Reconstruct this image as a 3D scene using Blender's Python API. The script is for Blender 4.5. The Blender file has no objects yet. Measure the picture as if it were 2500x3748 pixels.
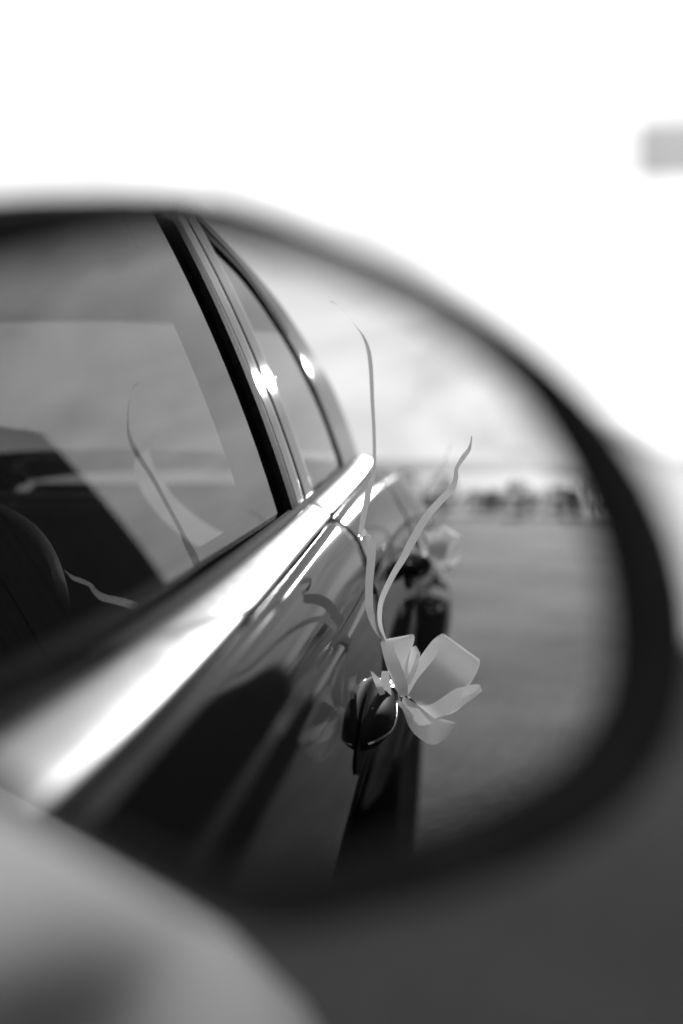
import bpy, bmesh, math, random
from mathutils import Vector, Matrix
R = math.radians
random.seed(7)
scene = bpy.context.scene
COL = scene.collection

# ------------------------------------------------------------------ camera
CAM_POS = (0.76076, -0.22057, 1.03)
cam_data = bpy.data.cameras.new('camera')
cam = bpy.data.objects.new('camera', cam_data)
COL.objects.link(cam)
cam.location = CAM_POS
cam.rotation_euler = (R(90 - 2.1455), 0, R(-28))
cam_data.sensor_fit = 'VERTICAL'
cam_data.sensor_height = 36.0
cam_data.sensor_width = 24.0
cam_data.lens = 47.2
cam_data.clip_start = 0.02
cam_data.clip_end = 4000
cam_data.dof.use_dof = True
cam_data.dof.focus_distance = 0.585
cam_data.dof.aperture_fstop = 2.2
cam_data.dof.aperture_blades = 0
scene.camera = cam

# ------------------------------------------------------------------ sky and sun (black and white photograph: neutral light)
SUN_EL, SUN_AZ = 11.9, 174.4          # azimuth from +Y clockwise
world = bpy.data.worlds.new('World')
scene.world = world
world.use_nodes = True
wn, wl = world.node_tree.nodes, world.node_tree.links
sky = wn.new('ShaderNodeTexSky')
sky.sky_type = 'NISHITA'
sky.sun_disc = False
sky.sun_elevation = R(SUN_EL)
sky.sun_rotation = R(SUN_AZ)
sky.air_density = 1.0
sky.dust_density = 0.3
bw = wn.new('ShaderNodeRGBToBW')
bg = wn['Background']
bg.inputs['Strength'].default_value = 0.15
wl.new(sky.outputs[0], bw.inputs[0])
veil = wn.new('ShaderNodeMath'); veil.operation = 'POWER'       # thin even haze over the whole sky: softer range, no colour
veil.inputs[1].default_value = 0.12
lift = wn.new('ShaderNodeMath'); lift.operation = 'MULTIPLY'
lift.inputs[1].default_value = 3.75
wl.new(bw.outputs[0], veil.inputs[0])
wl.new(veil.outputs[0], lift.inputs[0])
stc = wn.new('ShaderNodeTexCoord')                                # thin streaky cloud over the whole sky
smap = wn.new('ShaderNodeMapping'); smap.inputs['Scale'].default_value = (1.0, 1.0, 2.2)
cloud = wn.new('ShaderNodeTexNoise'); cloud.inputs['Scale'].default_value = 4.5; cloud.inputs['Detail'].default_value = 5; cloud.inputs['Distortion'].default_value = 1.0
crange = wn.new('ShaderNodeMapRange')
crange.inputs[1].default_value = 0.3; crange.inputs[2].default_value = 0.7; crange.inputs[3].default_value = 0.84; crange.inputs[4].default_value = 1.42
cmul = wn.new('ShaderNodeMath'); cmul.operation = 'MULTIPLY'
wl.new(stc.outputs['Generated'], smap.inputs[0]); wl.new(smap.outputs[0], cloud.inputs['Vector'])
wl.new(cloud.outputs[0], crange.inputs[0])
wl.new(lift.outputs[0], cmul.inputs[0]); wl.new(crange.outputs[0], cmul.inputs[1])
wl.new(cmul.outputs[0], bg.inputs[0])
sun_data = bpy.data.lights.new('sun', 'SUN')
sun_data.energy = 3.3
sun_data.angle = R(0.53)
sun_data.color = (1, 1, 1)
sun = bpy.data.objects.new('sun', sun_data)
COL.objects.link(sun)
sd = Vector((math.sin(R(SUN_AZ)) * math.cos(R(SUN_EL)), math.cos(R(SUN_AZ)) * math.cos(R(SUN_EL)), math.sin(R(SUN_EL))))
sun.rotation_euler = sd.to_track_quat('Z', 'Y').to_euler()
sun.location = (0, 0, 20)
vs = scene.view_settings
scene.display_settings.display_device = 'sRGB'
vs.view_transform = 'Standard'
vs.look = 'None'
vs.exposure = 1.2
vs.gamma = 1.0
vs.use_curve_mapping = False
scene.cycles.max_bounces = 14
scene.cycles.glossy_bounces = 10
scene.cycles.transparent_max_bounces = 16
scene.cycles.transmission_bounces = 8
scene.cycles.sample_clamp_indirect = 80
scene.cycles.use_denoising = True

# ------------------------------------------------------------------ materials
def new_mat(name):
    m = bpy.data.materials.new(name)
    m.use_nodes = True
    return m, m.node_tree.nodes, m.node_tree.links

def principled(name, val, rough=0.5, metallic=0.0, coat=0.0, coat_rough=0.03, coat_ior=1.5, spec=0.5,
               noise=0.0, nscale=8.0, bump=0.0, bscale=60.0, rvar=0.0, detail=5.0, stretch=None):
    m, n, l = new_mat(name)
    b = n['Principled BSDF']
    b.inputs['Base Color'].default_value = (val, val, val, 1)
    b.inputs['Roughness'].default_value = rough
    b.inputs['Metallic'].default_value = metallic
    b.inputs['Coat Weight'].default_value = coat
    b.inputs['Coat Roughness'].default_value = coat_rough
    b.inputs['Coat IOR'].default_value = coat_ior
    b.inputs['Specular IOR Level'].default_value = spec
    tc = n.new('ShaderNodeTexCoord')
    src = tc.outputs['Object']
    if stretch:
        mp = n.new('ShaderNodeMapping')
        mp.inputs['Scale'].default_value = stretch
        l.new(src, mp.inputs[0]); src = mp.outputs[0]
    if noise or rvar:
        t = n.new('ShaderNodeTexNoise')
        t.inputs['Scale'].default_value = nscale
        t.inputs['Detail'].default_value = detail
        t.inputs['Roughness'].default_value = 0.6
        l.new(src, t.inputs['Vector'])
        if noise:
            mr = n.new('ShaderNodeMapRange')
            mr.inputs[1].default_value = 0.3; mr.inputs[2].default_value = 0.7
            mr.inputs[3].default_value = val * (1 - noise); mr.inputs[4].default_value = val * (1 + noise)
            l.new(t.outputs[0], mr.inputs[0]); l.new(mr.outputs[0], b.inputs['Base Color'])
        if rvar:
            mr = n.new('ShaderNodeMapRange')
            mr.inputs[1].default_value = 0.3; mr.inputs[2].default_value = 0.7
            mr.inputs[3].default_value = max(0.01, rough - rvar); mr.inputs[4].default_value = rough + rvar
            l.new(t.outputs[0], mr.inputs[0]); l.new(mr.outputs[0], b.inputs['Roughness'])
    if bump:
        t2 = n.new('ShaderNodeTexNoise')
        t2.inputs['Scale'].default_value = bscale
        t2.inputs['Detail'].default_value = 4
        l.new(src, t2.inputs['Vector'])
        bp = n.new('ShaderNodeBump')
        bp.inputs['Strength'].default_value = bump
        bp.inputs['Distance'].default_value = 0.01
        l.new(t2.outputs[0], bp.inputs['Height']); l.new(bp.outputs[0], b.inputs['Normal'])
    return m

def glass_mat(name, tint, ior=1.5, rough=0.0):
    m, n, l = new_mat(name)
    n.remove(n['Principled BSDF'])
    out = n['Material Output']
    tr = n.new('ShaderNodeBsdfTransparent'); tr.inputs[0].default_value = (tint, tint, tint, 1)
    gl = n.new('ShaderNodeBsdfGlossy'); gl.inputs['Roughness'].default_value = rough
    fr = n.new('ShaderNodeFresnel')
    geo = n.new('ShaderNodeNewGeometry')                         # thin pane: same reflectance from both sides
    mi = n.new('ShaderNodeMapRange'); mi.inputs[3].default_value = ior; mi.inputs[4].default_value = 1.0 / ior
    l.new(geo.outputs['Backfacing'], mi.inputs[0]); l.new(mi.outputs[0], fr.inputs[0])
    mx = n.new('ShaderNodeMixShader')
    l.new(fr.outputs[0], mx.inputs[0]); l.new(tr.outputs[0], mx.inputs[1]); l.new(gl.outputs[0], mx.inputs[2])
    l.new(mx.outputs[0], out.inputs[0])
    return m

def ribbon_mat(name, val, trans):
    m, n, l = new_mat(name)
    b = n['Principled BSDF']
    b.inputs['Base Color'].default_value = (val, val, val, 1)
    b.inputs['Roughness'].default_value = 0.26
    out = n['Material Output']
    t = n.new('ShaderNodeBsdfTranslucent'); t.inputs[0].default_value = (val * .9, val * .9, val * .9, 1)
    mx = n.new('ShaderNodeMixShader'); mx.inputs[0].default_value = trans
    tc = n.new('ShaderNodeTexCoord')
    w = n.new('ShaderNodeTexNoise'); w.inputs['Scale'].default_value = 40; w.inputs['Detail'].default_value = 3
    l.new(tc.outputs['Object'], w.inputs['Vector'])
    bp = n.new('ShaderNodeBump'); bp.inputs['Strength'].default_value = 0.25; bp.inputs['Distance'].default_value = 0.004
    l.new(w.outputs[0], bp.inputs['Height']); l.new(bp.outputs[0], b.inputs['Normal'])
    l.new(b.outputs[0], mx.inputs[1]); l.new(t.outputs[0], mx.inputs[2]); l.new(mx.outputs[0], out.inputs[0])
    return m

M = {}
M['paint'] = principled('dark_gloss_paint', 0.006, rough=0.5, metallic=0.0, spec=0.0, coat=0.62, coat_rough=0.05, coat_ior=1.5, noise=0.25, nscale=30, bump=0.003, bscale=9)
M['frame'] = principled('door_frame_paint', 0.01, rough=0.5, spec=0.0, coat=0.95, coat_rough=0.05, coat_ior=1.5, noise=0.25, nscale=30, bump=0.004, bscale=9)
M['gloss'] = principled('dark_gloss_paint_foot', 0.008, rough=0.5, spec=0.0, coat=1.0, coat_rough=0.4, coat_ior=2.0, noise=0.25, nscale=30)
M['black_plastic'] = principled('black_plastic', 0.002, rough=0.6, spec=0.02, rvar=0.12, nscale=60, bump=0.15, bscale=500)
M['rubber'] = principled('black_rubber', 0.006, rough=0.8, spec=0.04, noise=0.5, nscale=90, bump=0.2, bscale=300)
M['gap'] = principled('dark_gap', 0.006, rough=0.8, spec=0.1)
M['mirror'] = principled('silvered_mirror', 0.39, rough=0.0, metallic=1.0)
M['glass'] = glass_mat('window_glass', 0.36, 2.6)
M['dark_glass'] = glass_mat('tinted_rear_glass', 0.6, 1.6)
M['trim'] = principled('polished_aluminium', 0.44, rough=0.34, metallic=1.0, rvar=0.04, nscale=40)
M['chrome'] = principled('chrome', 0.35, rough=0.12, metallic=1.0, rvar=0.05, nscale=50)
M['handle_black'] = principled('handle_black', 0.005, rough=0.6, spec=0.03, noise=0.4, nscale=40)
M['ribbon'] = ribbon_mat('satin_ribbon', 0.92, 0.2)
M['curl'] = ribbon_mat('curling_ribbon', 0.9, 0.24)
M['seat'] = principled('seat_leather', 0.018, rough=0.75, spec=0.1, noise=0.3, nscale=20, bump=0.15, bscale=60)
M['interior'] = principled('interior_trim', 0.05, rough=0.7, noise=0.2, nscale=15)
M['headliner'] = principled('headliner_cloth', 0.85, rough=0.9, noise=0.15, nscale=50)
M['timber'] = principled('dark_timber', 0.035, rough=0.85, noise=0.35, nscale=6, bump=0.4, bscale=30, stretch=(4, 4, .5))
M['roofing'] = principled('roof_sheet', 0.06, rough=0.7, noise=0.3, nscale=3)
M['belt'] = ribbon_mat('belt_webbing', 0.97, 0.85)
M['belt_old'] = principled('belt_webbing', 0.55, rough=0.8, noise=0.25, nscale=120, bump=0.4, bscale=400, stretch=(1, 1, 3))
M['tyre'] = principled('tyre_rubber', 0.02, rough=0.75, noise=0.3, nscale=20)
M['rim'] = principled('wheel_alloy', 0.45, rough=0.3, metallic=1.0, noise=0.2, nscale=15)
M['lamp'] = glass_mat('lamp_lens', 0.8)
M['lampback'] = principled('lamp_reflector', 0.7, rough=0.15, metallic=1.0)
M['sign'] = principled('sign_back_metal', 0.2, rough=0.5, noise=0.15, nscale=4)
M['post'] = principled('galvanised_steel', 0.45, rough=0.5, metallic=0.5, noise=0.2, nscale=6)
M['concrete'] = principled('concrete', 0.5, rough=0.85, noise=0.15, nscale=3)
M['wire'] = principled('wire', 0.05, rough=0.6)
M['leaf'] = principled('leaf', 0.055, rough=0.6, noise=0.45, nscale=6)
M['bark'] = principled('bark', 0.06, rough=0.9, noise=0.4, nscale=25)

def ground_mat(name, a, b2, scale, bump):
    m, n, l = new_mat(name)
    b = n['Principled BSDF']; b.inputs['Roughness'].default_value = 0.85; b.inputs['Specular IOR Level'].default_value = 0.1
    tc = n.new('ShaderNodeTexCoord')
    t1 = n.new('ShaderNodeTexNoise'); t1.inputs['Scale'].default_value = scale; t1.inputs['Detail'].default_value = 9; t1.inputs['Roughness'].default_value = .65
    t2 = n.new('ShaderNodeTexNoise'); t2.inputs['Scale'].default_value = scale * 45; t2.inputs['Detail'].default_value = 5
    for t in (t1, t2): l.new(tc.outputs['Object'], t.inputs['Vector'])
    mixv = n.new('ShaderNodeMath'); mixv.operation = 'MULTIPLY_ADD'; mixv.inputs[1].default_value = 0.45
    l.new(t2.outputs[0], mixv.inputs[0]); l.new(t1.outputs[0], mixv.inputs[2])
    r = n.new('ShaderNodeMapRange'); r.inputs[1].default_value = .52; r.inputs[2].default_value = .92; r.inputs[3].default_value = a; r.inputs[4].default_value = b2
    l.new(mixv.outputs[0], r.inputs[0]); l.new(r.outputs[0], b.inputs['Base Color'])
    bp = n.new('ShaderNodeBump'); bp.inputs['Strength'].default_value = bump; bp.inputs['Distance'].default_value = 0.02
    l.new(t2.outputs[0], bp.inputs['Height']); l.new(bp.outputs[0], b.inputs['Normal'])
    return m
M['asphalt'] = ground_mat('asphalt', 0.012, 0.028, 0.5, 0.5)
M['gravel'] = ground_mat('pale_gravel', 0.012, 0.165, 0.7, 0.7)
M['field'] = ground_mat('dry_field', 0.35, 0.6, 0.05, 0.3)
M['hill'] = ground_mat('hill_grass', 0.16, 0.26, 0.02, 0.2)

# ------------------------------------------------------------------ helpers
def tag(o, label=None, cat=None, group=None, kind=None):
    if label: o['label'] = label
    if cat: o['category'] = cat
    if group: o['group'] = group
    if kind: o['kind'] = kind
    return o

def empty(name, loc=(0, 0, 0)):
    o = bpy.data.objects.new(name, None)
    o.empty_display_size = 0.05
    o.location = loc
    COL.objects.link(o)
    return o

def mesh_obj(name, verts, faces, mat, parent=None, smooth=True, solid=0.0, subd=0, loc=None, offset=-1):
    me = bpy.data.meshes.new(name)
    me.from_pydata([tuple(v) for v in verts], [], faces)
    me.update()
    bm = bmesh.new(); bm.from_mesh(me)
    bmesh.ops.remove_doubles(bm, verts=bm.verts, dist=1e-6)
    bmesh.ops.recalc_face_normals(bm, faces=bm.faces)
    bm.to_mesh(me); bm.free()
    if smooth:
        for p in me.polygons: p.use_smooth = True
    me.materials.append(M[mat])
    o = bpy.data.objects.new(name, me)
    COL.objects.link(o)
    if loc: o.location = loc
    if parent: o.parent = parent
    if subd:
        s = o.modifiers.new('s', 'SUBSURF'); s.levels = subd; s.render_levels = subd
    if solid:
        s = o.modifiers.new('t', 'SOLIDIFY'); s.thickness = solid; s.offset = offset
    return o

def grid(rows):
    v, f = [], []
    nr, nc = len(rows), len(rows[0])
    for r in rows: v += [tuple(p) for p in r]
    for i in range(nr - 1):
        for j in range(nc - 1):
            a = i * nc + j
            f.append((a, a + 1, a + nc + 1, a + nc))
    return v, f

def grid_obj(name, rows, mat, parent=None, **k):
    v, f = grid(rows)
    return mesh_obj(name, v, f, mat, parent, **k)

def rings_obj(name, rings, mat, parent=None, cap=True, **k):
    v, f = [], []
    n = len(rings[0])
    for r in rings: v += [tuple(p) for p in r]
    for i in range(len(rings) - 1):
        for j in range(n):
            a, b = i * n + j, i * n + (j + 1) % n
            f.append((a, b, b + n, a + n))
    if cap:
        f.append(tuple(reversed(range(n))))
        f.append(tuple(range((len(rings) - 1) * n, len(rings) * n)))
    return mesh_obj(name, v, f, mat, parent, **k)

def tube_rings(pts, rad, n=10, flat=1.0):
    rings = []
    pts = [Vector(p) for p in pts]
    for i, p in enumerate(pts):
        t = (pts[min(i + 1, len(pts) - 1)] - pts[max(i - 1, 0)]).normalized()
        up = Vector((0, 0, 1)) if abs(t.z) < .95 else Vector((0, 1, 0))
        a = t.cross(up).normalized(); b = a.cross(t).normalized()
        r = rad[i] if isinstance(rad, (list, tuple)) else rad
        rings.append([p + a * math.cos(2 * math.pi * j / n) * r + b * math.sin(2 * math.pi * j / n) * r * flat for j in range(n)])
    return rings

def box_obj(name, c, s, mat, parent=None, bev=0.0, rot=None):
    bm = bmesh.new()
    bmesh.ops.create_cube(bm, size=1)
    for v in bm.verts: v.co = Vector((v.co.x * s[0], v.co.y * s[1], v.co.z * s[2]))
    if bev: bmesh.ops.bevel(bm, geom=bm.edges[:], offset=bev, segments=3, affect='EDGES', profile=0.5)
    if rot: bmesh.ops.transform(bm, matrix=Matrix.Rotation(rot[1], 4, rot[0]), verts=bm.verts)
    for v in bm.verts: v.co += Vector(c)
    me = bpy.data.meshes.new(name); bm.to_mesh(me); bm.free()
    if bev:
        for p in me.polygons: p.use_smooth = True
    me.materials.append(M[mat])
    o = bpy.data.objects.new(name, me); COL.objects.link(o)
    if parent: o.parent = parent
    return o

def tab(t, y):
    t = sorted(t)
    if y <= t[0][0]: return t[0][1]
    for (a, va), (b, vb) in zip(t, t[1:]):
        if y <= b:
            k = (y - a) / (b - a)
            return va + (vb - va) * k
    return t[-1][1]

def smooth_tab(t, y, w=0.08):
    return sum(tab(t, y + d * w) for d in (-1, -.5, 0, .5, 1)) / 5

def lin(a, b, n): return [a + (b - a) * i / (n - 1) for i in range(n)]

def catmull(pts, per=6):
    pts = [Vector(p) for p in pts]
    out = []
    for i in range(len(pts) - 1):
        p0, p1, p2, p3 = pts[max(i - 1, 0)], pts[i], pts[i + 1], pts[min(i + 2, len(pts) - 1)]
        for k in range(per):
            t = k / per
            out.append(0.5 * ((2 * p1) + (p2 - p0) * t + (2 * p0 - 5 * p1 + 4 * p2 - p3) * t * t + (3 * p1 - p0 - 3 * p2 + p3) * t ** 3))
    out.append(pts[-1])
    return out

# ------------------------------------------------------------------ ground and far setting
def sheet(name, x0, x1, y0, y1, z, mat, n=2, kind='structure'):
    rows = [[(x, y, z) for x in lin(x0, x1, n)] for y in lin(y0, y1, n)]
    o = grid_obj(name, rows, mat, smooth=False)
    tag(o, kind=kind)
    return o
g = sheet('ground', -1500, 1500, -1500, 1500, 0.0, 'field', 3)
g = sheet('road', -3.2, 6.0, -1.7, 9.0, 0.004, 'asphalt', 3)
g = sheet('gravel_yard', -14, 30, -21.0, -1.6, 0.008, 'gravel', 3)
hrows = []
for k, (rr, zz) in enumerate(((380, -1), (470, 4), (600, 9), (800, 13), (1100, 15))):
    hrows.append([(rr * math.sin(R(a)), rr * math.cos(R(a)), zz * (0.75 + 0.25 * math.sin(a * .13 + 1) * math.sin(a * .041 + 2)) if zz > 0 else zz) for a in range(0, 361, 4)])
hl = grid_obj('hills', hrows, 'hill'); tag(hl, kind='structure')

# ------------------------------------------------------------------ the car
car = empty('car', (0, 0, 0))
tag(car, 'dark glossy car with black rimmed side mirror that fills the picture', 'car')

BELT_Z = [(1.5, .66), (1.2, .80), (.9, .88), (.5, .915), (.2, .928), (-.1, .937), (-.4, .950), (-.85, .977), (-1.5, 1.027), (-2, 1.058), (-2.6, 1.05), (-3.05, 1.0)]
BELT_X = [(1.5, .52), (1.2, .64), (.9, .69), (.5, .725), (.1, .745), (-.1, .752), (-.4, .745), (-.85, .732), (-1.5, .722), (-2, .70), (-2.6, .65), (-3.05, .56)]
SIDE_X = [(1.5, .62), (1.3, .78), (.9, .86), (.6, .855), (.3, .845), (-.1, .838), (-.85, .835), (-1.2, .838), (-1.5, .848), (-1.8, .872), (-2.0, .888), (-2.3, .884), (-2.7, .82), (-3.05, .66)]
RAIL_Z = [(.56, .935), (.2, 1.13), (-.1, 1.275), (-.35, 1.345), (-.7, 1.385), (-1.0, 1.39), (-1.3, 1.37), (-1.6, 1.32), (-1.9, 1.235), (-2.2, 1.13), (-2.4, 1.062)]
AXLES = (.78, -2.0)
WR, ARCH = .30, .35

def mw(y): return tab([(-.95, 1.0), (-.3, 1.02), (.4, 1.02)], y)
def mz(y): return .0145 * mw(y)
def mo(y): return .008 + .028 * mw(y)
def bz(y): return smooth_tab(BELT_Z, y, .1)
def bx(y): return smooth_tab(BELT_X, y, .1)
def sx(y): return smooth_tab(SIDE_X, y, .12)
def rz(y): return smooth_tab(RAIL_Z, y, .08)

def zlow(y):
    z = .23
    for a in AXLES:
        d = abs(y - a)
        if d < ARCH: z = max(z, WR + math.sqrt(ARCH * ARCH - d * d))
    return z

def flare(y, z):
    f = 0
    for a in AXLES:
        d = math.hypot(y - a, z - WR)
        f += .06 * math.exp(-((d - ARCH) / .17) ** 2)
    return f

LOW = [(0.0, -.20), (.05, -.165), (.15, -.115), (.27, -.066), (.37, -.034), (.47, -.010), (.56, 0.0)]
SHOULDER = [(0, 0), (.003, .10), (.010, .26), (.022, .42), (.038, .55), (.058, .67), (.085, .79), (.12, .90), (.16, .97), (.20, 1.0), (.3, 1.0)]
CREASE = [(1.5, .60), (1.2, .74), (.9, .82), (.5, .86), (.1, .880), (-.3, .886), (-.8, .890), (-1.6, .93), (-3.05, .91)]
def crease(y): return smooth_tab(CREASE, y, .15)
def body_x(y, z):
    xb, xs = bx(y) + mo(y) + .001, sx(y)
    d = bz(y) - mz(y) - z
    x = xb + (xs - xb) * smooth_tab(SHOULDER, d, .006)
    lo = smooth_tab(LOW, z - .23, .04) if z < .80 else 0
    return x + lo + (flare(y, z) if z < .75 else 0)

def skin(y):
    """outer door skin from under the belt moulding to the sill"""
    xb, zb = bx(y), bz(y)
    zk, z0, zl = crease(y), zb - mz(y), zlow(y)
    m = mo(y)
    q = zb - mz(y)
    p = [(xb + m - .010, q - .016), (xb + m - .005, q), (xb + m, q)]
    zs = [z0 - d for d in (.002, .006, .012, .020, .030)]
    zs = [z for z in zs if z > zk + .010]
    while len(zs) < 5: zs.append(zs[-1] - .0004 if zs else zk + .012)
    for z in zs: p.append((body_x(y, z), z))
    for dz, dx in ((.008, 0), (.0045, .0003), (.0015, .0022), (-.0015, .0032), (-.006, .0032), (-.010, .0015), (-.014, 0)):
        p.append((body_x(y, zk + dz) - dx, zk + dz))
    za = zk - .02
    for k in range(22):
        z = za + (zl - za) * (k / 21)
        p.append((body_x(y, z), z))
    return p

def side_panel(name, y0, y1, n, sgn, mat='paint'):
    rows = []
    for y in lin(y0, y1, n):
        rows.append([(sgn * x, y, z) for x, z in skin(y)])
    return grid_obj(name, rows, mat, car, solid=.006, offset=1 if False else -1)

def moulding(y0, y1, n, sgn):
    rings = []
    ys = lin(y0, y1, n)
    prof = [(.008, -.006), (.009, .004), (.011, .0058), (.016, .0043), (.031, -.0046), (.0345, -.0072), (.0360, -.0102), (.0345, -.0128), (.022, -.0135)]
    for i, y in enumerate(ys):
        k = 1.0 if 0 < i < len(ys) - 1 else .80
        rings.append([(sgn * (bx(y) + .008 + (.014 + (a - .022) * k) * mw(y)), y, bz(y) + (-.003 + (b + .003) * k) * mw(y)) for a, b in prof])
    e = .003 if y0 > y1 else -.003
    ys2 = [ys[0] - e] + ys[1:-1] + [ys[-1] + e]
    rings.insert(1, [(sgn * (bx(ys[0] - e) + .008 + (a - .008) * mw(ys[0] - e)), ys[0] - e, bz(ys[0] - e) + b * mw(ys[0] - e)) for a, b in prof])
    rings.insert(-1, [(sgn * (bx(ys[-1] + e) + .008 + (a - .008) * mw(ys[-1] + e)), ys[-1] + e, bz(ys[-1] + e) + b * mw(ys[-1] + e)) for a, b in prof])
    return rings_obj('belt_moulding', rings, 'trim', car)

def gx(y, z):
    d = z - bz(y)
    return bx(y) - .30 * d - .32 * d * abs(d)

def house_sheet(name, ys, lo, hi, mat, sgn=1, off=0.0, n=14, parent=None, solid=0.0):
    rows = []
    for y in ys:
        a, b = lo(y), hi(y)
        o_ = off(y) if callable(off) else off
        rows.append([(sgn * (gx(y, z) + o_), y, z + o_ * .35) for z in lin(a, b, n)])
    return grid_obj(name, rows, mat, parent or car, solid=solid)

DOOR = -.937       # shut line between the doors
for sgn in (1, -1):
    side_panel('front_fender', 1.42, .445, 34, sgn)
    fd = side_panel('front_door', .438, DOOR, 44, sgn)
    rd = side_panel('rear_door', DOOR - .003, -1.60, 34, sgn)
    side_panel('rear_quarter', -1.603, -3.03, 56, sgn)
    moulding(.40, DOOR + .004, 30, sgn)
    moulding(DOOR - .005, -1.60, 20, sgn)
    moulding(-1.606, -2.35, 20, sgn)
    # dark structure seen inside the shut lines
    rows = []
    for y in lin(1.35, -2.98, 90):
        rows.append([(sgn * (x - .03), y, z) for x, z in skin(y)])
    grid_obj('inner_sill', rows, 'gap', car)
    # belt seal under the glass
    rings = []
    for y in lin(.40, -1.60, 50):
        rings.append([(sgn * (bx(y) + a), y, bz(y) + b) for a, b in ((-.010, -.02), (-.004, .006), (.002, .011), (.009, .007), (.010, -.004), (.006, -.02))])
    rings_obj('belt_seal', rings, 'rubber', car)
    # greenhouse
    TOPF = lambda y: max(rz(y) - .038, bz(y) + .004)
    AP = .36
    def win_top(y):                       # upper edge of the rear side window, rounded rear corner
        t = min(max((-1.10 - y) / .405, 0), 1)
        return bz(y) + (rz(y) - .034 - bz(y)) * (1 - t ** 2.6) ** (1 / 2.2)
    fw = house_sheet('front_window', lin(AP, -.832, 40), lambda y: bz(y) - .01, TOPF, 'glass', sgn, lambda y: -.008 + .0075 * max(0, min(1, (-.50 - y) / .34)))
    house_sheet('window_seal', lin(-.822, -.872, 6), lambda y: bz(y) - .006, lambda y: rz(y) - .03, 'rubber', sgn, .0065, solid=.010, n=20)
    house_sheet('window_seal', lin(AP, -.83, 36), lambda y: TOPF(y) - .010, lambda y: TOPF(y) + .006, 'rubber', sgn, .003, n=3, solid=.006)
    house_sheet('door_frame', lin(-.873, DOOR, 7), lambda y: bz(y) - .004, lambda y: rz(y) - .006, 'frame', sgn, .006, n=24, solid=.012)
    house_sheet('roof_rail', lin(.52, -.862, 40), lambda y: TOPF(y) + .004, lambda y: rz(y) + .004, 'paint', sgn, .006, n=6, solid=.012)
    house_sheet('pillar_core', lin(-.81, -1.03, 6), lambda y: bz(y) - .02, lambda y: rz(y) - .01, 'gap', sgn, -.02, n=10, solid=.02)
    house_sheet('door_frame', lin(DOOR - .008, -1.030, 8), lambda y: bz(y) - .004, lambda y: rz(y) - .006, 'frame', sgn, .006, n=24, solid=.012)
    house_sheet('rear_side_window', lin(-1.028, -1.505, 40), lambda y: bz(y) - .012, win_top, 'dark_glass', sgn, 0.0)
    # seal that follows the rounded window edge
    ptsw = [(y, win_top(y)) for y in lin(-1.03, -1.44, 20)] + [(-1.505 + .0006 * 0 - (.0 if k else 0), 0) for k in ()]
    rows = []
    edge = []
    for k in range(40):
        y = -1.03 - .475 * (1 - (1 - k / 39) ** 2.2)
        edge.append((y, win_top(y)))
    for k, (y, z) in enumerate(edge):
        a = edge[max(k - 1, 0)]; b = edge[min(k + 1, len(edge) - 1)]
        ty, tz = b[0] - a[0], b[1] - a[1]; L = math.hypot(ty, tz) or 1
        ny, nz = tz / L, -ty / L
        rows.append([(sgn * (gx(y + ny * w, z + nz * w) + .004), y + ny * w, z + nz * w) for w in (-.010, .006, .022)])
    grid_obj('window_seal', rows, 'rubber', car, solid=.006)
    # C pillar and roof side behind the rear window
    def cp_lo(y):
        if y > -1.10: return rz(y) - .016
        if y > -1.515: return min(win_top(max(y + .016, -1.50)) + .014, rz(y) - .004) if y > -1.49 else bz(y) + .0
        return bz(y) - .004
    house_sheet('rear_pillar', lin(-1.035, -2.38, 80), cp_lo, lambda y: rz(y) + .004, 'paint', sgn, .005, n=12)

# roof, windscreen, rear screen, bonnet, boot
def crown(y0, y1, n, name, mat, hgt, zoff=0.0, zf=None, xf=None):
    rows = []
    for y in lin(y0, y1, n):
        z0 = (zf or rz)(y) + zoff
        x0 = xf(y) if xf else gx(y, rz(y)) + .004
        rows.append([(x0 * s, y, z0 + hgt(y) * (1 - abs(s) ** 2.2)) for s in lin(-1, 1, 25)])
    return grid_obj(name, rows, mat, car, solid=.004)
crown(-.36, -1.62, 24, 'roof', 'paint', lambda y: .055, .003)
crown(-.36, -1.62, 20, 'headliner', 'headliner', lambda y: .045, -.02)
rows = []
for t in lin(0, 1, 16):
    rows.append([(lambda s: (gx(.54 - .90 * t, rz(.54 - .90 * t)) * s * .985, .54 - .90 * t + .16 * (1 - s * s) * (1 - .6 * t), rz(.54 - .90 * t) + .05 * t * (1 - s * s)))(s) for s in lin(-1, 1, 21)])
grid_obj('windscreen', rows, 'glass', car)
rows = []
for t in lin(0, 1, 14):
    y = -1.62 - .76 * t
    rows.append([(gx(y, rz(y)) * s * .985, y - .10 * (1 - s * s) * t, rz(y) + .055 * (1 - t * .7) * (1 - s * s)) for s in lin(-1, 1, 21)])
grid_obj('rear_screen', rows, 'dark_glass', car)
crown(1.44, .56, 24, 'bonnet', 'paint', lambda y: .05 + .03 * max(0, min(1, (1.44 - y))), -.016, bz, lambda y: bx(y) + .034)
crown(-2.24, -3.03, 18, 'boot_lid', 'paint', lambda y: .045, -.014, bz, lambda y: bx(y) + .034)
crown(.56, .44, 4, 'cowl', 'black_plastic', lambda y: .04, -.03, bz, lambda y: bx(y) + .02)
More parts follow.
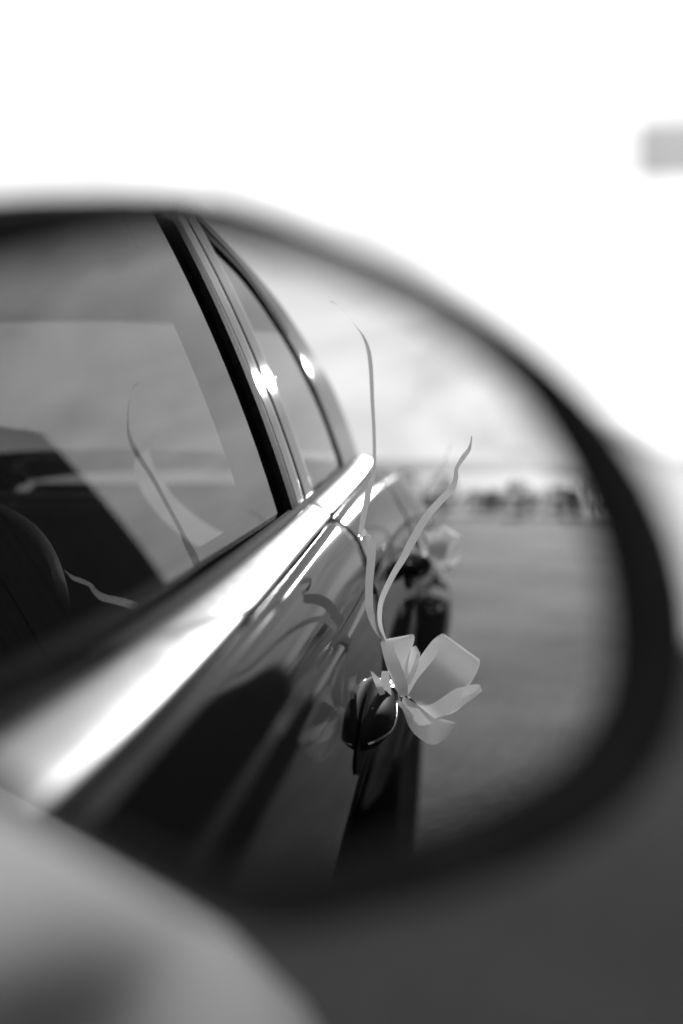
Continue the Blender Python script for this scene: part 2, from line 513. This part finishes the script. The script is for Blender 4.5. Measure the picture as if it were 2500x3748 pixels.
# nose and tail
def endcap(name, y, d, mat):
    rows = []
    for t in lin(0, 1, 14):
        z = .23 + (bz(y) - .02 - .23) * t
        w = body_x(y, z) - .02 if t < .8 else body_x(y, z) - .02 - .04 * (t - .8) / .2
        bul = d * (1 - .5 * (t - .35) ** 2 * 3)
        rows.append([(w * s, y + bul * (1 - abs(s) ** 3), z) for s in lin(-1, 1, 21)])
    return grid_obj(name, rows, mat, car, solid=.006)
endcap('front_bumper', 1.415, .14, 'paint')
endcap('rear_bumper', -3.025, -.12, 'paint')
for sgn in (1, -1):
    rg = [[(sgn * .46 + r * math.cos(a) * .10, 1.535 + .012 * (1 - r), .62 + r * math.sin(a) * .085) for a in [2 * math.pi * j / 20 for j in range(20)]] for r in (1, .7, .35, .05)]
    rings_obj('headlight', rg, 'lampback', car, cap=False)
    box_obj('tail_light', (sgn * .48, -3.13, .78), (.20, .05, .11), 'lamp', car, .015)
for k in range(5):
    box_obj('grille_bar', (0, 1.565, .50 + k * .035), (.56, .02, .012), 'chrome', car, .004)
box_obj('floor_pan', (0, -.75, .22), (1.36, 3.5, .06), 'gap', car)
# wheels
for a in AXLES:
    for sgn in (1, -1):
        rings = []
        xo = .855 if a < 0 else .80
        for (r, x) in ((.19, .0), (.20, .005), (.25, .010), (.285, 0.0), (.298, -.02), (.30, -.06), (.30, -.15), (.285, -.19), (.2, -.20)):
            rings.append([(sgn * (xo + x), a + r * math.cos(t), WR + r * math.sin(t)) for t in [2 * math.pi * j / 40 for j in range(40)]])
        w = rings_obj('wheel', rings, 'tyre', car, cap=False)
        hub = [[(sgn * (xo - .01 - d), a + r * math.cos(t), WR + r * math.sin(t)) for t in [2 * math.pi * j / 30 for j in range(30)]] for r, d in ((.198, 0), (.185, .03), (.08, .035), (.06, .015), (.02, .012))]
        rings_obj('wheel_rim', hub, 'rim', w)
        for k in range(5):
            t = 2 * math.pi * k / 5
            b = tube_rings([(sgn * (xo - .035), a + .05 * math.cos(t), WR + .05 * math.sin(t)), (sgn * (xo - .025), a + .19 * math.cos(t), WR + .19 * math.sin(t))], [.03, .02], 8)
            rings_obj('spoke', b, 'rim', w)
        arch = [[(sgn * x, a + (ARCH - .004) * math.cos(t), WR + (ARCH - .004) * math.sin(t)) for t in lin(-.35, math.pi + .35, 24)] for x in (.83 if a < 0 else .78, .52)]
        grid_obj('wheel_arch_liner', arch, 'gap', car)

# ---- door handles (parts of the doors' car): slim pull bars with a bright lower edge
def handle(c, tilt, sgn=1):
    rings = []
    L = .105
    for t in lin(-1, 1, 25):
        k = max(1 - abs(t) ** 2.4, 0.0) ** .55
        rx, rzz = .002 + .0160 * k, .002 + .017 * k
        y = c[1] + t * L
        x = c[0] - .020 * abs(t) ** 3 + tilt[0] * t
        z = c[2] + tilt[1] * t
        rings.append([(sgn * (x + rx * math.cos(a)), y, z + rzz * math.sin(a)) for a in [2 * math.pi * j / 18 for j in range(18)]])
    h = rings_obj('door_handle', rings, 'handle_black', car)
    pts = []
    for t in lin(-.9, .9, 22):
        k = (1 - abs(t) ** 2.4) ** .55
        pts.append((sgn * (c[0] - .020 * abs(t) ** 3 + tilt[0] * t + .002 + .0168 * k), c[1] + t * L, c[2] + tilt[1] * t - .003))
    rings_obj('bright_trim', tube_rings(pts, .0010, 6), 'chrome', h)
    for s in (-1, 1):
        yb = c[1] + s * .074
        xf = body_x(yb, c[2]) - .004
        rings_obj('handle_post', tube_rings([(sgn * xf, yb, c[2]), (sgn * (c[0] - .012), yb, c[2] + tilt[1] * s * .8)], [.012, .009], 10), 'handle_black', h)
    # dark escutcheon plate on the door skin behind the bar
    pl_ = []
    for r in (1, .8, .5, .05):
        pl_.append([(sgn * (body_x(c[1] + .02 + .115 * r * math.cos(a), c[2] - .012 + .030 * r * math.sin(a)) + .0015 + .002 * (1 - r)), c[1] + .02 + .115 * r * math.cos(a), c[2] - .012 + .030 * r * math.sin(a)) for a in [2 * math.pi * j / 28 for j in range(28)]])
    rings_obj('handle_plate', pl_, 'handle_black', h, cap=False)
    return h
handle((.842, -.71, .797), (.004, -.004))
handle((.864, -1.50, .862), (.006, -.004))
handle((.842, -.71, .797), (.004, -.004), -1)
handle((.864, -1.50, .862), (.006, -.004), -1)

# ---- interior
def seat(cx, cy):
    def loop(w, d, z, y, n=20, p=3.0):
        out = []
        for j in range(n):
            a = 2 * math.pi * j / n
            ca, sa = math.cos(a), math.sin(a)
            out.append((cx + w * math.copysign(abs(ca) ** (2 / p), ca), y + d * math.copysign(abs(sa) ** (2 / p), sa), z))
        return out
    s = rings_obj('seat', [loop(.20, .20, .34, cy), loop(.25, .25, .36, cy), loop(.26, .26, .45, cy), loop(.24, .24, .50, cy), loop(.15, .15, .51, cy)], 'seat', car, subd=2)
    b = rings_obj('seat_back', [loop(.24, .08, .45, cy - .25), loop(.26, .085, .55, cy - .28), loop(.26, .08, .75, cy - .33), loop(.255, .075, .86, cy - .36), loop(.235, .07, .93, cy - .385), loop(.20, .06, .975, cy - .40), loop(.14, .045, 1.0, cy - .41), loop(.08, .03, 1.008, cy - .415)], 'seat', s, subd=2)
    rings_obj('headrest', [loop(.07, .03, 1.03, cy - .425), loop(.12, .05, 1.06, cy - .43), loop(.13, .055, 1.13, cy - .44), loop(.11, .05, 1.19, cy - .445), loop(.05, .025, 1.21, cy - .45)], 'seat', s, subd=2)
    return s
seat(.29, -.32); seat(-.33, -.32)
box_obj('rear_seat', (0, -1.55, .45), (1.2, .5, .2), 'seat', car, .06)
box_obj('rear_seat_back', (0, -1.85, .70), (1.2, .18, .50), 'seat', car, .06, ('X', R(14)))
box_obj('parcel_shelf', (0, -2.12, .96), (1.2, .45, .02), 'interior', car)
rows = []
for y, z in ((.52, .88), (.40, .925), (.25, .93), (.14, .90), (.10, .82), (.16, .55)):
    rows.append([(x, y + .03 * math.cos(x * 2), z) for x in lin(-.70, .70, 20)])
grid_obj('dashboard', rows, 'interior', car, solid=.02)
# steering wheel
pts = []
for k in range(41):
    a = 2 * math.pi * k / 40
    pts.append((-.36 + .185 * math.cos(a), .02 - .185 * math.sin(a) * math.sin(R(25)), .82 + .185 * math.sin(a) * math.cos(R(25))))
sw = rings_obj('steering_wheel', tube_rings(pts, .014, 8), 'interior', car, cap=False)
rings_obj('steering_column', tube_rings([(-.36, .02, .82), (-.36, .18, .76)], [.05, .06], 14), 'interior', sw)
for a in (0, math.pi, 1.5 * math.pi):
    rings_obj('spoke', tube_rings([(-.36, .025, .82), (-.36 + .18 * math.cos(a), .02 - .18 * math.sin(a) * .42, .82 + .18 * math.sin(a) * .9)], .014, 8), 'interior', sw)
# door trims inside
for sgn in (1, -1):
    rows = [[(sgn * (bx(y) - .035 - k * .02), y, z) for k, z in ((0, bz(y) - .002), (1, bz(y) - .05), (1.5, .7), (1.2, .3))] for y in lin(.42, -1.6, 20)]
    grid_obj('door_trim', rows, 'interior', car, solid=.01)
# seat belt hanging in a slack curve beside the front seat
belt_c = [(0.4304,-1.300,1.0858),(0.4182,-1.280,1.0500),(0.4390,-1.260,1.0082),(0.4740,-1.250,0.9673),(0.5163,-1.250,0.9334),(0.5652,-1.250,0.9067),(0.6206,-1.250,0.8802)]
rows = []
for i, p in enumerate(catmull(belt_c, 6)):
    rows.append([p + Vector((.0145, .004, .0145)) * s for s in (-1, -.33, .33, 1)])
grid_obj('seat_belt', rows, 'belt', car)

# ------------------------------------------------------------------ the side mirror (part of the car)
MO = Vector((0.87831, 0.00653, 1.01423))
MN = Vector((-0.29593, -0.95517, -0.00838)).normalized()     # out of the glass, towards the viewer
MA = Vector((0.95521, -0.29594, 0.0))                          # along the glass, outboard
MZ = Vector((-0.00248, -0.008, 0.99996))
CURV = 1.2                                                     # convex radius of the glass
def mpt(a, b, c): return MO + MA * a + MZ * b + MN * c
def sag(a, b): return math.sqrt(CURV * CURV - a * a - b * b) - CURV

GLASS = [(-76, 47.5), (-60.1, 52.3), (-44.5, 56.5), (-28.6, 58.7), (-15.6, 57.4), (-2.4, 54.4), (11.1, 49.5), (21.5, 44.2), (31.1, 37.1), (39.2, 29.4), (45.5, 20.9), (50.6, 11.5), (55.4, -0.7), (57.9, -13.9), (57.7, -27.1), (53.2, -38.4), (44.6, -46.4), (31.0, -52.7), (13.3, -57.9), (-3.9, -62.1), (-15.8, -63.6), (-27.4, -61.3), (-40.4, -54.8), (-53.2, -47.6), (-65.0, -40), (-78, -31), (-88, -20), (-95, -8), (-98, 8), (-96, 25), (-88, 38)]
RIM = [(-77, 57.5), (-60.1, 60.6), (-44.5, 61.7), (-28.5, 62.1), (-15.6, 60.6), (-0.7, 57.0), (14.6, 51.7), (28.5, 44.3), (40.1, 36.7), (50.1, 27.8), (57.5, 18.8), (64.2, 8.8), (70.1, -4.5), (73.3, -17.9), (72.7, -32.2), (68.1, -43.7), (58.8, -53.9), (44.9, -61.6), (25.9, -68.0), (8.3, -72.1), (-8.9, -74.5), (-23.2, -70.1), (-37.2, -61.7), (-51.7, -52.6), (-66, -44), (-82, -34), (-97, -22), (-105, -6), (-108, 13), (-104, 35), (-93, 50)]
def closed(pts, per=4):
    n = len(pts); out = []
    for i in range(n):
        p0, p1, p2, p3 = [Vector((*pts[(i + k) % n], 0)) for k in (-1, 0, 1, 2)]
        for k in range(per):
            t = k / per
            v = 0.5 * ((2 * p1) + (p2 - p0) * t + (2 * p0 - 5 * p1 + 4 * p2 - p3) * t * t + (3 * p1 - p0 - 3 * p2 + p3) * t ** 3)
            out.append((v.x / 1000, v.y / 1000))
    return out
GL, RM = closed(GLASS), closed(RIM)
def grow(pts, d):
    out = []
    for i, (a, b) in enumerate(pts):
        (a0, b0), (a1, b1) = pts[i - 1], pts[(i + 1) % len(pts)]
        tx, ty = a1 - a0, b1 - b0; L = math.hypot(tx, ty) or 1
        k = d * max(0, min(1, (b + .03) / .05)) * (1 if a > -.03 else .6)
        k += (.0015 if d > 0 else 0) * max(0, min(1, (a - .01) / .03)) * max(0, min(1, (.03 - b) / .03))
        out.append((a - ty / L * k, b + tx / L * k))
    return out
GL, RM = grow(GL, -.0018), grow(RM, .0025)
mirror = empty('side_mirror', tuple(MO))
mirror.parent = car
mirror.matrix_parent_inverse = Matrix.Identity(4)
def under_mirror(o):
    o.parent = mirror
    o.matrix_parent_inverse = Matrix.Translation(-MO)
    return o
# convex glass, smooth spherical sheet with exact normals
cx, cy = -.015, -.004
v = [mpt(cx, cy, sag(cx, cy))]; f = []
NR = 14
for k in range(1, NR + 1):
    for (a, b) in GL:
        aa, bb = cx + (a - cx) * k / NR * 1.02, cy + (b - cy) * k / NR * 1.02
        v.append(mpt(aa, bb, sag(aa, bb)))
n = len(GL)
for j in range(n): f.append((0, 1 + j, 1 + (j + 1) % n))
for k in range(NR - 1):
    for j in range(n):
        p, q = 1 + k * n + j, 1 + k * n + (j + 1) % n
        f.append((p, q, q + n, p + n))
glass = mesh_obj('mirror_glass', v, f, 'mirror')
if glass.data.polygons[0].normal.dot(MN) < 0: glass.data.flip_normals()
CEN = MO - MN * CURV
me = glass.data
me.normals_split_custom_set_from_vertices([tuple((vv.co - CEN).normalized()) for vv in me.vertices])
under_mirror(glass)
glass['label'] = 'convex mirror glass showing the car flank, window and ribbon bow'
# black bezel
def ring(t, c):
    out = []
    for (g0, g1), (r0, r1) in zip(GL, RM):
        a, b = g0 + (r0 - g0) * t, g1 + (r1 - g1) * t
        out.append(mpt(a, b, sag(a, b) + c))
    return out
def scaled(k, c, dz=0, da=0, kz=None):
    return [mpt(-.012 + da + (a + .012) * k, -.004 + dz + (b + .004) * (kz or k), c) for a, b in RM]
bez = rings_obj('mirror_bezel', [ring(-.02, -.006), ring(0, .0006), ring(.05, .0012), ring(.2, .0018), ring(.6, .004), ring(.9, .005), ring(1.0, .0035), ring(1.02, -.004), ring(1.0, -.02)], 'black_plastic', cap=False)
under_mirror(bez)
# painted shell, with a rounded lip that stands just above the bezel along the top
def shell(k, c, lift):
    out = []
    for a, b in RM:
        top = max(0.0, min(1.0, (b - .02) / .03))
        inner = max(0.0, min(1.0, (.035 - a) / .07))
        out.append(mpt(-.012 + (a + .012) * k, -.004 + (b + .004) * k + lift * top * inner, c))
    return out
hs = [shell(.97, -.016, 0), shell(.995, -.010, .001), shell(1.006, -.008, .0032), shell(1.012, -.011, .0046), shell(1.016, -.018, .0056), shell(1.015, -.030, .007), shell(.99, -.055, .008), shell(.90, -.085, .006), shell(.72, -.112, .003), shell(.45, -.128, 0), shell(.1, -.133, 0)]
hou = rings_obj('mirror_housing', hs, 'paint', cap=False)
under_mirror(hou)
st = rings_obj('mirror_stalk', tube_rings([mpt(-.085, -.025, -.05), mpt(-.125, -.035, -.045), (.745, .07, .955)], [.028, .024, .03], 16, .7), 'paint')
under_mirror(st)

# broad painted foot that carries the mirror on the door shoulder
rings = []
for i, y in enumerate(lin(-.030, .62, 34)):
    t = i / 33
    g = max(0.0, min(1, t / .17) ** .5 * (1 - max(0, (t - .55) / .45) ** 2))
    w = .004 + .137 * g
    zt = bz(y) + .003
    x0 = bx(y) + .006
    rings.append([(x0, y, zt - .03 - .02 * g), (x0, y, zt), (x0 + w * .35, y, zt + .002), (x0 + w * .7, y, zt - .003), (x0 + w * .9, y, zt - .012), (x0 + w * 1.0, y, zt - .022), (x0 + w * 1.15, y, zt - .045 * g), (x0 + w * 1.32, y, zt - .085 * g), (x0 + w * 1.38, y, zt - .125 * g), (x0 + w * 1.2, y, zt - .175 * g), (x0 + w * .8, y, zt - .22 * g - .02), (x0 + w * .3, y, zt - .25 * g - .03)])
ft = rings_obj('mirror_foot', rings, 'gloss')
under_mirror(ft)

# the same mirror on the far side of the car
far = empty('side_mirror', (-MO.x, MO.y, MO.z))
far.parent = car
far.scale = (-1, 1, 1)
for ch in list(mirror.children):
    c_ = ch.copy(); COL.objects.link(c_); c_.parent = far; c_.matrix_parent_inverse = ch.matrix_parent_inverse.copy()
    if 'label' in c_: del c_['label']

# ------------------------------------------------------------------ ribbon bows
BOW = {
 'A': [ (17.6,-5.0,9.7,22.9,-10.0,-1.9),(26.0,-20.0,27.6,47.7,-25.0,5.6),(41.1,-22.0,50.2,71.7,-30.0,26.2),(47.0,-26.0,56.2,84.0,-34.0,31.2),(53.4,-16.0,62.3,90.2,-24.0,36.4),(56.4,0.0,64.4,92.1,-6.0,38.0),(54.8,14.0,59.6,90.1,10.0,33.1),(46.9,24.0,45.5,80.4,22.0,18.4),(32.4,18.0,25.5,65.3,16.0,-3.3),(22.5,8.0,5.9,51.5,6.0,-20.0) ],
 'B': [ (17.9,0.0,3.9,15.6,0.0,-4.9),(33.1,12.0,-3.2,27.3,15.0,-26.8),(50.6,15.0,-15.0,46.5,20.0,-39.1),(66.1,6.0,-21.5,59.9,10.0,-36.2),(71.0,-6.0,-24.1,68.3,-6.0,-30.0),(57.5,-20.0,-23.4,51.3,-20.0,-43.3),(34.2,-20.0,-11.3,31.3,-20.0,-29.3),(16.8,-10.0,-0.3,15.3,-10.0,-9.2) ],
 'G': [ (34.4,-20.0,-14.9,36.4,-20.0,-23.8),(60.4,-30.0,-7.0,66.3,-30.0,-21.3),(79.6,-35.0,5.5,85.2,-30.0,-5.8),(94.4,-30.0,9.0,96.7,-25.0,4.1),(89.9,-20.0,3.8,86.6,-18.0,-2.8),(72.5,-15.0,-2.3,71.1,-12.0,-12.1),(51.9,-12.0,-12.5,50.6,-12.0,-23.1) ],
 'C': [ (16.5,-10.0,8.5,22.5,-12.0,9.9),(10.1,-20.0,32.6,21.4,-22.0,34.1),(0.1,-20.0,50.0,26.6,-22.0,54.9),(-3.0,-12.0,56.3,25.3,-14.0,61.9),(-5.0,-3.0,57.3,20.5,-6.0,61.5),(-5.4,4.0,55.2,7.0,4.0,55.4),(-0.2,12.0,38.9,13.2,12.0,40.9),(8.8,12.0,16.9,21.4,12.0,20.6),(15.7,6.0,3.6,22.4,6.0,5.4) ],
 'D': [ (17.1,-15.0,10.9,24.8,-15.0,14.5),(18.7,-25.0,31.7,28.4,-25.0,31.9),(24.5,-25.0,46.8,32.5,-25.0,40.8),(29.9,-18.0,47.3,32.8,-15.0,41.0),(26.2,-12.0,31.0,30.6,-12.0,29.3),(18.9,-10.0,15.6,23.3,-10.0,12.1) ],
 'H': [ (-13.8,20.0,31.8,-10.4,20.0,30.2),(-9.5,30.0,24.0,-3.0,28.0,23.7),(-3.8,24.0,9.2,1.2,24.0,11.0) ],
 'J': [ (11.5,6.0,-1.7,14.9,6.0,0.1),(18.9,14.0,-8.2,22.2,14.0,-5.0),(24.3,10.0,-19.9,29.7,10.0,-14.5) ],
 'K': [ (-4.7,-8.0,26.0,2.3,-8.0,26.2),(-4.8,-2.0,13.4,4.6,-2.0,15.3),(-1.4,6.0,1.4,6.1,4.0,4.6),(0.4,4.0,-4.2,7.2,4.0,-2.3) ],
 't1': [ (-5.5,-2.7,58.2,-0.8,2.7,57.6),(-14.5,-0.0,71.1,-7.1,8.1,71.4),(-20.5,1.7,87.8,-12.6,10.3,89.2),(-21.8,1.4,113.2,-13.4,10.6,114.4),(-20.8,-0.9,133.2,-11.8,8.9,134.2),(-20.9,-4.9,150.1,-11.9,4.9,150.2),(-22.2,-8.6,162.1,-15.5,0.6,157.8),(-23.6,-12.3,165.8,-20.9,-3.7,159.3),(-25.6,-9.8,164.0,-26.0,-2.2,158.2),(-29.0,-1.2,158.7,-25.6,5.2,154.5),(-32.9,-48.2,162.8,-27.7,-42.8,161.9),(-32.1,-78.6,184.8,-25.3,-71.6,183.4),(-28.1,-102.7,207.7,-22.2,-96.8,206.9),(-24.8,-122.0,222.7,-20.4,-117.6,222.3),(-25.7,-138.0,261.1,-21.7,-134.2,260.6),(-28.7,-152.3,300.6,-24.2,-148.0,299.9),(-32.0,-165.6,346.1,-26.8,-160.8,345.1),(-38.1,-174.9,373.3,-33.5,-170.1,370.2),(-51.1,-183.3,394.4,-47.9,-179.0,390.3),(-64.1,-192.6,411.3,-61.9,-189.9,408.8),(-72.9,-203.9,420.4,-71.0,-201.7,418.6),(-80.9,-214.5,424.9,-80.2,-213.5,423.7) ],
 't2': [ (-5.1,-7.7,58.1,-0.2,-2.3,58.3),(-8.4,-6.4,69.6,-4.0,-1.6,70.5),(-10.0,-4.7,81.9,-5.0,0.7,82.8),(-9.1,-3.0,94.5,-3.7,3.0,94.6),(-5.0,-1.2,107.2,0.6,5.2,106.2),(3.2,-3.5,124.5,8.7,3.5,122.4),(11.8,-7.1,139.7,18.1,1.0,137.1),(17.1,-10.6,151.5,24.2,-1.4,148.4),(24.8,-14.6,165.1,31.5,-5.4,161.3),(34.4,-18.3,180.3,40.2,-9.7,176.1),(46.7,-22.1,193.9,51.7,-14.0,189.3),(58.8,-25.8,206.2,63.7,-18.2,202.2),(63.3,-26.7,215.6,67.8,-21.3,214.8),(64.6,-27.2,224.9,68.2,-22.8,224.2),(71.6,-28.7,237.1,75.1,-23.3,234.1),(77.0,-29.2,243.4,80.2,-24.8,241.4),(79.8,-28.1,249.5,81.5,-25.9,248.8),(81.1,-27.5,256.1,82.0,-26.5,255.9) ],
}

STRIP_NAMES = {'t1': 'curling_tail', 't2': 'curling_tail', 'H': 'ribbon_end', 'I': 'ribbon_end', 'J': 'ribbon_end', 'K': 'knot_strap', 'L': 'ribbon_end'}
def bow(loc, label, scale=1.0, rot=0.0, skip=(), share=None, flip=1):
    root = empty('ribbon_bow', loc)
    tag(root, label, 'bow', 'ribbon bows on the door handles')
    if share:
        for ch in share.children:
            if ch.get('strip') in skip: continue
            c = ch.copy(); COL.objects.link(c); c.parent = root
        root.rotation_euler = (R(6), R(-8), rot); root.scale = (scale, scale, scale)
        return root
    for key, L in BOW.items():
        A = catmull([(p[0] / 1000, p[1] / 1000, p[2] / 1000) for p in L], 7)
        B = catmull([(p[3] / 1000, p[4] / 1000, p[5] / 1000) for p in L], 7)
        m = 'curl' if key.startswith('t') else 'ribbon'
        rows = []
        for i, (a, b) in enumerate(zip(A, B)):
            rows.append([a + (b - a) * s for s in (0, .25, .5, .75, 1)])
        o = grid_obj(STRIP_NAMES.get(key, 'loop'), rows, m, root)
        o['strip'] = key
    # gathered turns that hold the bow on the handle
    for k in range(3):
        y0 = -.066 + k * .011
        rr = []
        for j in range(25):
            a = 2 * math.pi * j / 24
            cx0, cz0 = -.0065, -.009
            rad = 1 + .08 * math.sin(5 * a + k * 2)
            rr.append([(cx0 + (.0195 * rad) * math.cos(a), y0 + w + .003 * math.sin(a + k), cz0 + (.0145 * rad) * math.sin(a)) for w in (-.005, 0, .005)])
        o = grid_obj('knot_strap', rr, 'ribbon', root)
        o['strip'] = 'knot'
    return root
b1 = bow((.8485, -.72, .806), 'pale satin ribbon bow with two long curling tails on the front door handle')
b2 = bow((.866, -1.50, .872), 'small blurred ribbon bow on the rear door handle, farther along the car', 0.8, R(25), ('t1',), b1)

# ------------------------------------------------------------------ things around the car
# road sign seen from behind at the right edge
def cam_dir(u, v):
    return None
sg = empty('road_sign', (7.21, 6.54, 0))
tag(sg, 'grey sign panel on a post, blurred at the right edge against the sky', 'sign')
SROT = Matrix.Rotation(R(-41), 4, 'Z')
def sgm(o):
    o.parent = sg; o.rotation_euler = (0, 0, R(-41)); return o
sgm(box_obj('panel', (0, 0, 3.12), (1.16, .018, .44), 'sign', None, .006))
sgm(box_obj('rail', (0, .03, 3.20), (.80, .03, .03), 'post', None, .004))
sgm(box_obj('rail', (0, .03, 3.04), (.80, .03, .03), 'post', None, .004))
sgm(rings_obj('post', tube_rings([(0, .08, 0), (0, .08, 3.26)], .032, 14), 'post'))
# low shrubs along the far edge of the yard
def shrub(loc, w, h, seed, label):
    rnd = random.Random(seed)
    root = empty('shrub', loc)
    tag(root, label, 'shrub', 'low shrubs along the yard edge')
    v, f = [], []
    for k in range(420):
        a = rnd.uniform(0, 2 * math.pi); rr = math.sqrt(rnd.random()); zz = rnd.random()
        e = math.sqrt(max(0, 1 - (zz * .95) ** 2)) * (.8 + .25 * math.sin(3 * a + seed))
        p = Vector((w * rr * e * math.cos(a), w * .8 * rr * e * math.sin(a), .05 + h * zz))
        s = rnd.uniform(.03, .06)
        d1 = Vector((rnd.uniform(-1, 1), rnd.uniform(-1, 1), rnd.uniform(-.6, 1))).normalized() * s
        d2 = d1.cross(Vector((rnd.uniform(-1, 1), rnd.uniform(-1, 1), rnd.uniform(-1, 1)))).normalized() * s * .5
        i = len(v); v += [p - d1, p + d2, p + d1, p - d2]; f.append((i, i + 1, i + 2, i + 3))
    me = bpy.data.meshes.new('crown'); me.from_pydata([tuple(q) for q in v], [], f); me.materials.append(M['leaf'])
    o = bpy.data.objects.new('crown', me); COL.objects.link(o); o.parent = root
    for k in range(3):
        rings_obj('stem', tube_rings([(0, 0, 0), (rnd.uniform(-.15, .15), rnd.uniform(-.15, .15), h * .7)], [.018, .008], 6), 'bark', root)
    return root
NS = 17
ORD = ['first', 'second', 'third', 'fourth', 'fifth', 'sixth', 'seventh', 'eighth', 'ninth', 'tenth', 'eleventh', 'twelfth', 'thirteenth', 'fourteenth', 'fifteenth', 'sixteenth', 'seventeenth', 'eighteenth', 'nineteenth', 'twentieth', 'twenty-first', 'twenty-second', 'twenty-third', 'twenty-fourth']
for k in range(NS):
    shrub((-1.5 + k * .52 + random.uniform(-.2, .2), -21.9 + random.uniform(-.7, .4), 0), random.uniform(.4, .95), random.choice((.42, .5, .6, .75, .9)) * random.uniform(.85, 1.1), k, '%s low dark shrub outward from the car in the hedge row behind' % ORD[k])

# timber shed on the right of the car: it shows as the dark reflection low in the front window and along the flank
shed = empty('timber_shed', (2.6, -6.6, 0))
tag(shed, 'dark timber shed beside the car, mirrored as the dark area low in the window', 'shed')
def plank(name, w, h, t, mat='timber'):
    me = bpy.data.meshes.new(name)
    bm = bmesh.new(); bmesh.ops.create_cube(bm, size=1)
    for v_ in bm.verts: v_.co = Vector((v_.co.x * t, v_.co.y * w, (v_.co.z + .5) * h))
    bmesh.ops.bevel(bm, geom=bm.edges[:], offset=.004, segments=1, affect='EDGES')
    bm.to_mesh(me); bm.free(); me.materials.append(M[mat]); return me
BM = plank('board', .192, 3.05, .022)
for k in range(30):
    o = bpy.data.objects.new('board', BM); COL.objects.link(o); o.parent = shed
    o.location = (random.uniform(-.003, .003), .1 + k * .2, random.uniform(0, .02)); o.rotation_euler = (random.uniform(-.002, .002), 0, 0)
for k in range(19):
    for yy in (0.0, 6.0):
        o = bpy.data.objects.new('board', BM); COL.objects.link(o); o.parent = shed
        o.location = (.12 + k * .2, yy, .01); o.rotation_euler = (0, 0, R(90))
box_obj('back_wall', (3.9, 3.0, 1.53), (.03, 6.0, 3.05), 'timber', shed)
for sg_, x0_ in ((1, -.02), (-1, 3.92)):
    box_obj('roof_slope', (x0_ + sg_ * 1.02, 3.0, 3.30), (2.2, 6.0, .04), 'roofing', shed, 0, ('Y', -sg_ * R(24)))
